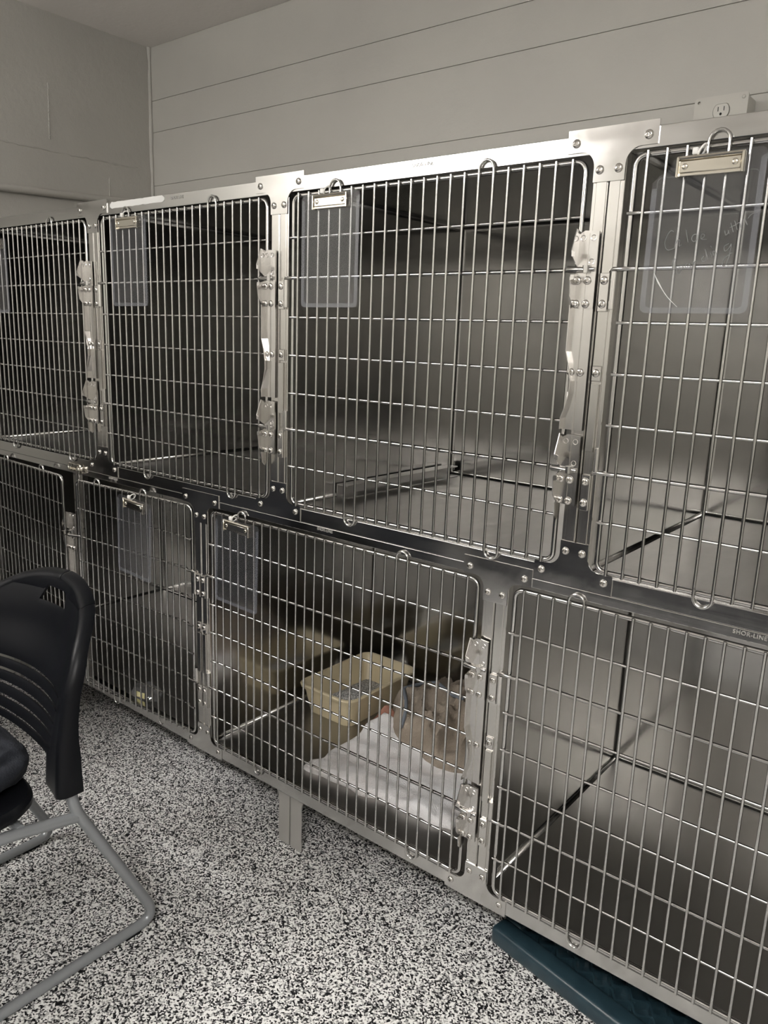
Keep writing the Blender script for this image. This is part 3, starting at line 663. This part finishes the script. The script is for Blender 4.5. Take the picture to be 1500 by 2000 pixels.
def brown_h(u, v, x, y):
    r = max(0, 1 - ((u - .5) ** 2 + (v - .5) ** 2) * 3.1); k = r ** .35
    wx = x + .05 * nz(x, y, 6, 2); wy = y + .05 * nz(x, y, 6, 8)
    f1 = 1 - abs(nz(wx * 1.6 + wy * .4, wy * .7 - wx * .3, 9, 3)) * 2.2
    f2 = 1 - abs(nz(wx + wy * .8, wy - wx * .5, 17, 6)) * 2.0
    h = .026 + .075 * r ** .55 * (.8 + .2 * max(-1, f1)) + .034 * k * max(-.6, f1) + .012 * k * max(-.5, f2) + .0015 * nz(x, y, 90, 6)
    return max(.008, h) * (.25 + .75 * edge_round(u, v, .10))
def brown_e(u, v): return (.045 * nz(u, v, 3, 1), .045 * nz(u, v, 3, 7))
bt = heightfield('brown_towel', 'brown_towel', [(-.69, .36), (-.30, .275), (-.25, .66), (-.82, .66)], 90, 80, brown_h, brown_e, base=ZF + .006)
tag(bt, 'crumpled brown towel with blue-grey binding heaped on the white towel', 'towel')
bt.location.z += .0

tr = thing('litter_tray', (-.898, .48, ZF), 'cream plastic litter tray with a thin layer of grey litter', 'litter tray')
def loft(rings, close_bottom=True):
    b = MB(); n = len(rings[0]); v = [p for r_ in rings for p in r_]; f = []
    for i in range(len(rings) - 1):
        for k in range(n): f.append((i * n + k, i * n + (k + 1) % n, (i + 1) * n + (k + 1) % n, (i + 1) * n + k))
    if close_bottom: f.append(tuple(range(n))); f.append(tuple((len(rings) - 1) * n + k for k in range(n)))
    b.add(v, f); return b
def rr3(hx, hy, r, z, cx=-.898, cy=.48): return [(p, q, z) for p, q in rrect(cx - hx, cx + hx, cy - hy, cy + hy, r, 6)]
tb = loft([rr3(.086, .143, .028, ZF), rr3(.089, .146, .030, ZF + .006), rr3(.102, .162, .034, ZF + .084), rr3(.110, .171, .036, ZF + .086), rr3(.112, .173, .037, ZF + .094), rr3(.109, .170, .036, ZF + .0975), rr3(.103, .163, .034, ZF + .0975), rr3(.099, .159, .032, ZF + .093), rr3(.086, .143, .026, ZF + .010), rr3(.082, .139, .024, ZF + .005)])
tray = tb.build('tray', 'tray', tr, (-.898, .48, ZF), 40)
lv = []; lf = []; n_, m_ = 40, 60
for j in range(m_ + 1):
    for i in range(n_ + 1):
        u, v = i / n_ * 2 - 1, j / m_ * 2 - 1
        x, y = -.898 + u * .083, .48 + v * .140
        h = .010 + .024 * (.5 - .5 * v) + .012 * nz(x, y, 14, 2) + .010 * math.exp(-((u + .1) ** 2 + (v + .3) ** 2) / .3) + .002 * nz(x, y, 160, 1)
        lv.append((x, y, ZF + .010 + max(.0003, h * (1 - max(abs(u), abs(v)) ** 4))))
for j in range(m_):
    for i in range(n_): a = j * (n_ + 1) + i; lf.append((a, a + 1, a + n_ + 2, a + n_ + 1))
lb_ = MB(); lb_.add(lv, lf); lo = lb_.build('litter', 'litter', tr, (-.898, .48, ZF), 60); lo['kind'] = 'stuff'
def pixel_dir(px, py):
    a_, b_ = (px - 750) / 1503.85, -(py - 1000) / 1503.85
    return (_r * a_ + _u * b_ + _d).normalized()
bpy.context.view_layer.update()
CP = Vector((0.56615, -1.26968, 1.34944)); tp = []
for q in smooth_path([(784, 1421, 0), (791, 1395, 0), (792, 1365, 0), (789, 1342, 0), (797, 1328, 0), (812, 1322, 0), (830, 1323, 0), (850, 1331, 0), (868, 1346, 0), (886, 1360, 0), (905, 1366, 0)], 5):
    dr_ = pixel_dir(q[0], q[1]); hit, loc, nrm_, ix = bt.ray_cast(CP - Vector(bt.location), dr_)
    if hit: tp.append(tuple(loc + Vector(bt.location) + nrm_ * .002))
MB().tube([tp[0]] + [tuple((Vector(tp[i - 1]) + Vector(tp[i]) + Vector(tp[i + 1])) / 3) for i in range(1, len(tp) - 1)] + [tp[-1]], .0055, 7).build('binding', 'trim', bt, (-.6, .5, ZF), 60)
WLOC['brown_towel'] = tuple(bt.location)
def red_h(u, v, x, y): return (.050 * math.exp(-((u - .5) ** 2 + (v - .5) ** 2) / .12) + .008 * nz(x, y, 40, 3) + .01) * (.3 + .7 * edge_round(u, v, .2))
rc_ = heightfield('red_cloth', 'red_cloth', [(-.785, .395), (-.735, .405), (-.700, .47), (-.770, .475)], 20, 20, red_h)
tag(rc_, 'small red cloth corner poking out behind the white towel', 'cloth')
# crumpled wrapper in the wide cage
wr = thing('plastic_wrapper', (-1.425, .055, ZF), 'crumpled clear plastic wrapper with a yellow label on the cage floor', 'wrapper')
bm = bmesh.new(); bmesh.ops.create_icosphere(bm, subdivisions=3, radius=1)
for v in bm.verts:
    q = 1 + .35 * noise.noise(v.co * 3.1) + .15 * noise.noise(v.co * 8)
    v.co = Vector((v.co.x * .058 * q, v.co.y * .040 * q, max(0, v.co.z * .020 * q + .014)))
me = bpy.data.meshes.new('film'); bm.to_mesh(me); bm.free(); me.materials.append(M['wrap']); put('film', me, (-1.425, .055, ZF), wr)
lbm = MB(); lbm.prism([(-1.447, ZF + .004), (-1.398, ZF + .010), (-1.397, ZF + .028), (-1.446, ZF + .022)], 'y', .026, .028); lbm.build('label_strip', 'yellow', wr, (-1.42, .027, ZF))

# ------------------------------------------------------------------ teal platform under the right cage
pl = thing('plastic_platform', (-.158, .092, 0), 'teal plastic platform with a lattice deck lying under the right cage', 'platform', None, (0, 0, -.182))
def plb(b, name, m_, sm=None):
    me = b.mesh(name, m_, sm); o = bpy.data.objects.new(name, me); COL.objects.link(o); o.parent = pl; WLOC[o.name] = (0, 0, 0); return o
W_, D_ = .80, .56
plb(MB().box(0, W_, 0, .052, 0, .046, .012, 3), 'frame_rail', 'teal', 40); plb(MB().box(0, W_, D_ - .052, D_, 0, .046, .012, 3), 'frame_rail', 'teal', 40)
plb(MB().box(0, .05, .045, D_ - .045, 0, .045, .010, 3), 'frame_rail', 'teal', 40); plb(MB().box(W_ - .05, W_, .045, D_ - .045, 0, .045, .010, 3), 'frame_rail', 'teal', 40)
plb(MB().box(.04, W_ - .04, .04, D_ - .04, .004, .018), 'deck_base', 'teal')
for i in range(16):
    y = .066 + i * .0285; b = MB()
    top = []; n = 92
    for s_ in (-1, 1):
        row = [(.045 + (W_ - .09) * k / n, y + (.0095 if i % 2 else -.0095) * math.sin(2 * PI * k / n * 15) + s_ * .0035) for k in range(n + 1)]
        top.append(row)
    b.prism(top[0] + top[1][::-1], 'z', .012, .036); plb(b, 'lattice_rib', 'teal')

# ------------------------------------------------------------------ chair
CX = -1.02
chair = thing('stacking_chair', (CX, -.70, 0), 'black plastic sled-base chair with grey tube frame turned away from the cages', 'chair')
XRr, XLl = -.79, -1.25
for xx in (XRr, XLl):
    b = MB()
    b.tube(fillet([(xx, -.556, .455), (xx, -.550, .385), (xx, -.362, .012), (xx, -1.07, .012), (xx, -1.02, .38), (xx, -1.0, .394), (xx, -.70, .394), (xx, -.546, .362)], .055, 8), .0118, 12)
    fo = b.build('side_frame', 'tube', chair, (xx, -.7, 0), 60)
    for yy in (-.43, -.98): MB().box(xx - .010, xx + .010, yy - .02, yy + .02, -.0002, .004, .001).build('glide', 'black_plastic', fo, (xx, yy, 0))
for yy, zz in ((-.66, .392), (-.95, .394)): MB().tube([(XLl, yy, zz), (XRr, yy, zz)], .010, 10).build('cross_tube', 'tube', chair, (CX, yy, zz), 60)
# seat
def seat_ring(k, z, dy=0): return [(CX + k * .238 * (abs(math.cos(a)) ** .42) * (1 if math.cos(a) >= 0 else -1), -.825 + k * .232 * (abs(math.sin(a)) ** .42) * (1 if math.sin(a) >= 0 else -1), z) for a in [2 * PI * i / 56 + .01 for i in range(56)]]
loft([seat_ring(.86, .404), seat_ring(.97, .408), seat_ring(1.0, .418), seat_ring(1.0, .428), seat_ring(.97, .437), seat_ring(.85, .436), seat_ring(.5, .428), seat_ring(.2, .425)]).build('seat', 'black_plastic', chair, (CX, -.825, .41), 40)
# backrest shell
def interp(z, tab):
    for (a, p), (b_, q) in zip(tab[:-1], tab[1:]):
        if z <= b_: t = max(0, (z - a) / (b_ - a)); t = t * t * (3 - 2 * t) * .5 + t * .5; return p + (q - p) * t
    return tab[-1][1]
PROF = [(.42, -.585), (.52, -.578), (.62, -.562), (.70, -.540), (.78, -.512), (.83, -.494)]
ZH0, ZH1 = .744, .774
rows = [.425, .436, .446, .458, .470, .482, .492]
slots = []
for i in range(5):
    z = .506 + i * .0255; rows += [z, z + .0065]; slots.append((z, z + .0065))
rows += [.63, .645, .66, .675, .69, .705, .72, .735, ZH0, (ZH0 + ZH1) / 2, ZH1]
rows = sorted(set(round(z, 5) for z in rows)); zt0 = .640; zt1 = .797; W0 = .234
def halfw(z):
    if z < zt0: return W0
    s_ = (z - zt0) / (zt1 - zt0); return W0 * max(1e-9, (1 - s_ ** 2.2)) ** .45
rows = [z for z in rows if z < .7745] + [zt0 + (zt1 - zt0) * (1 - w ** (1 / .45)) ** (1 / 2.2) for w in (.70, .62, .54, .46, .38, .30, .22, .15, .09, .04, .004)]
ncol = 48
us = [-1 + 2 * i / ncol for i in range(ncol + 1)]
def bp(u, z):
    w = halfw(z); x = u * w
    return Vector((CX + x, interp(z, PROF) + (.030 + .050 * min(1, max(0, (z - .5) / .2))) * (1 - (x / W0) ** 2), z))
bv = []; bf = []
idx = {}
ext = 5
for j, z in enumerate(rows):
    # outward direction along the outline
    for sgn in (-1, 1): pass
    z2 = rows[min(j + 1, len(rows) - 1)]; z1 = rows[max(j - 1, 0)]
    T = (bp(1, z2) - bp(1, z1)); nrm = Vector((T.z, 0, -T.x)).normalized()
    line = []
    def roll(sg, k):
        e = bp(sg, z); rr = .022; dep = interp(z, [(.42, .049), (.50, .041), (.59, .028), (.70, .027), (.76, .032), (.81, .024)])
        a = min(1, k / 3) * PI / 2
        o_ = Vector((sg * nrm.x, 0, nrm.z)) * rr * math.sin(a) * .55 + Vector((0, 1, 0)) * rr * (1 - math.cos(a))
        if k > 3: o_ += Vector((0, 1, 0)) * (dep - rr) * (k - 3) / 2
        return e + o_
    for k in range(ext, 0, -1): line.append(roll(-1, k))
    for u in us: line.append(bp(u, z))
    for k in range(1, ext + 1): line.append(roll(1, k))
    for i, p in enumerate(line): idx[(j, i)] = len(bv); bv.append(tuple(p))
ncols = len(us) + 2 * ext
for j in range(len(rows) - 1):
    za, zb2 = rows[j], rows[j + 1]; zm = (za + zb2) / 2
    for i in range(ncols - 1):
        u0 = i - ext; hole = False
        if 0 <= u0 < ncol:
            um = (us[u0] + us[u0 + 1]) / 2
            if any(a < zm < b_ for a, b_ in slots) and abs(um) < .80: hole = True
            if ZH0 < zm < ZH1 and abs(um) < .30: hole = True
        if zm < .499 and 0 <= u0 < ncol and abs((us[u0] + us[u0 + 1]) / 2) < .72: hole = True     # open between the side sleeves
        if not hole: bf.append((idx[(j, i)], idx[(j, i + 1)], idx[(j + 1, i + 1)], idx[(j + 1, i)]))
b = MB(); b.add(bv, bf)
bk = b.build('backrest', 'black_plastic', chair, (CX, -.5, .42), 55)
sm = bk.modifiers.new('shell', 'SOLIDIFY'); sm.thickness = .006; sm.offset = 0
bvm = bk.modifiers.new('soft', 'BEVEL'); bvm.width = .0015; bvm.segments = 2; bvm.limit_method = 'ANGLE'; bvm.angle_limit = math.radians(50)
# side sleeves closing round the tube ends
for xx, s_ in ((XRr, 1), (XLl, -1)):
    MB().box(xx - .013, xx + .0125, -.578, -.538, .4255, .49, .004, 2).build('sleeve', 'black_plastic', chair, (xx, -.55, .43), 40)
# cushion
bm = bmesh.new(); bmesh.ops.create_icosphere(bm, subdivisions=5, radius=1)
for v in bm.verts:
    d = v.co.copy(); e = lambda a, p: math.copysign(abs(a) ** p, a)
    q = 1 + .06 * noise.noise(d * 2.3)
    v.co = Vector((e(d.x, .55) * .190 * q, e(d.y, .55) * .185 * q, e(d.z, .8) * (.046 + .012 * noise.noise(d * 4)) + .006 * noise.noise(Vector((d.x * 9, d.y * 9, 3)))))
    v.co.z = max(v.co.z, -.047)
me = bpy.data.meshes.new('chair_cushion'); bm.to_mesh(me); bm.free(); me.materials.append(M['navy'])
for p in me.polygons: p.use_smooth = True
cu_ = put('chair_cushion', me, (-1.015, -.765, .478), None, (0, .03, .1)); tag(cu_, 'dark navy cloth cushion lying on the chair seat', 'cushion')
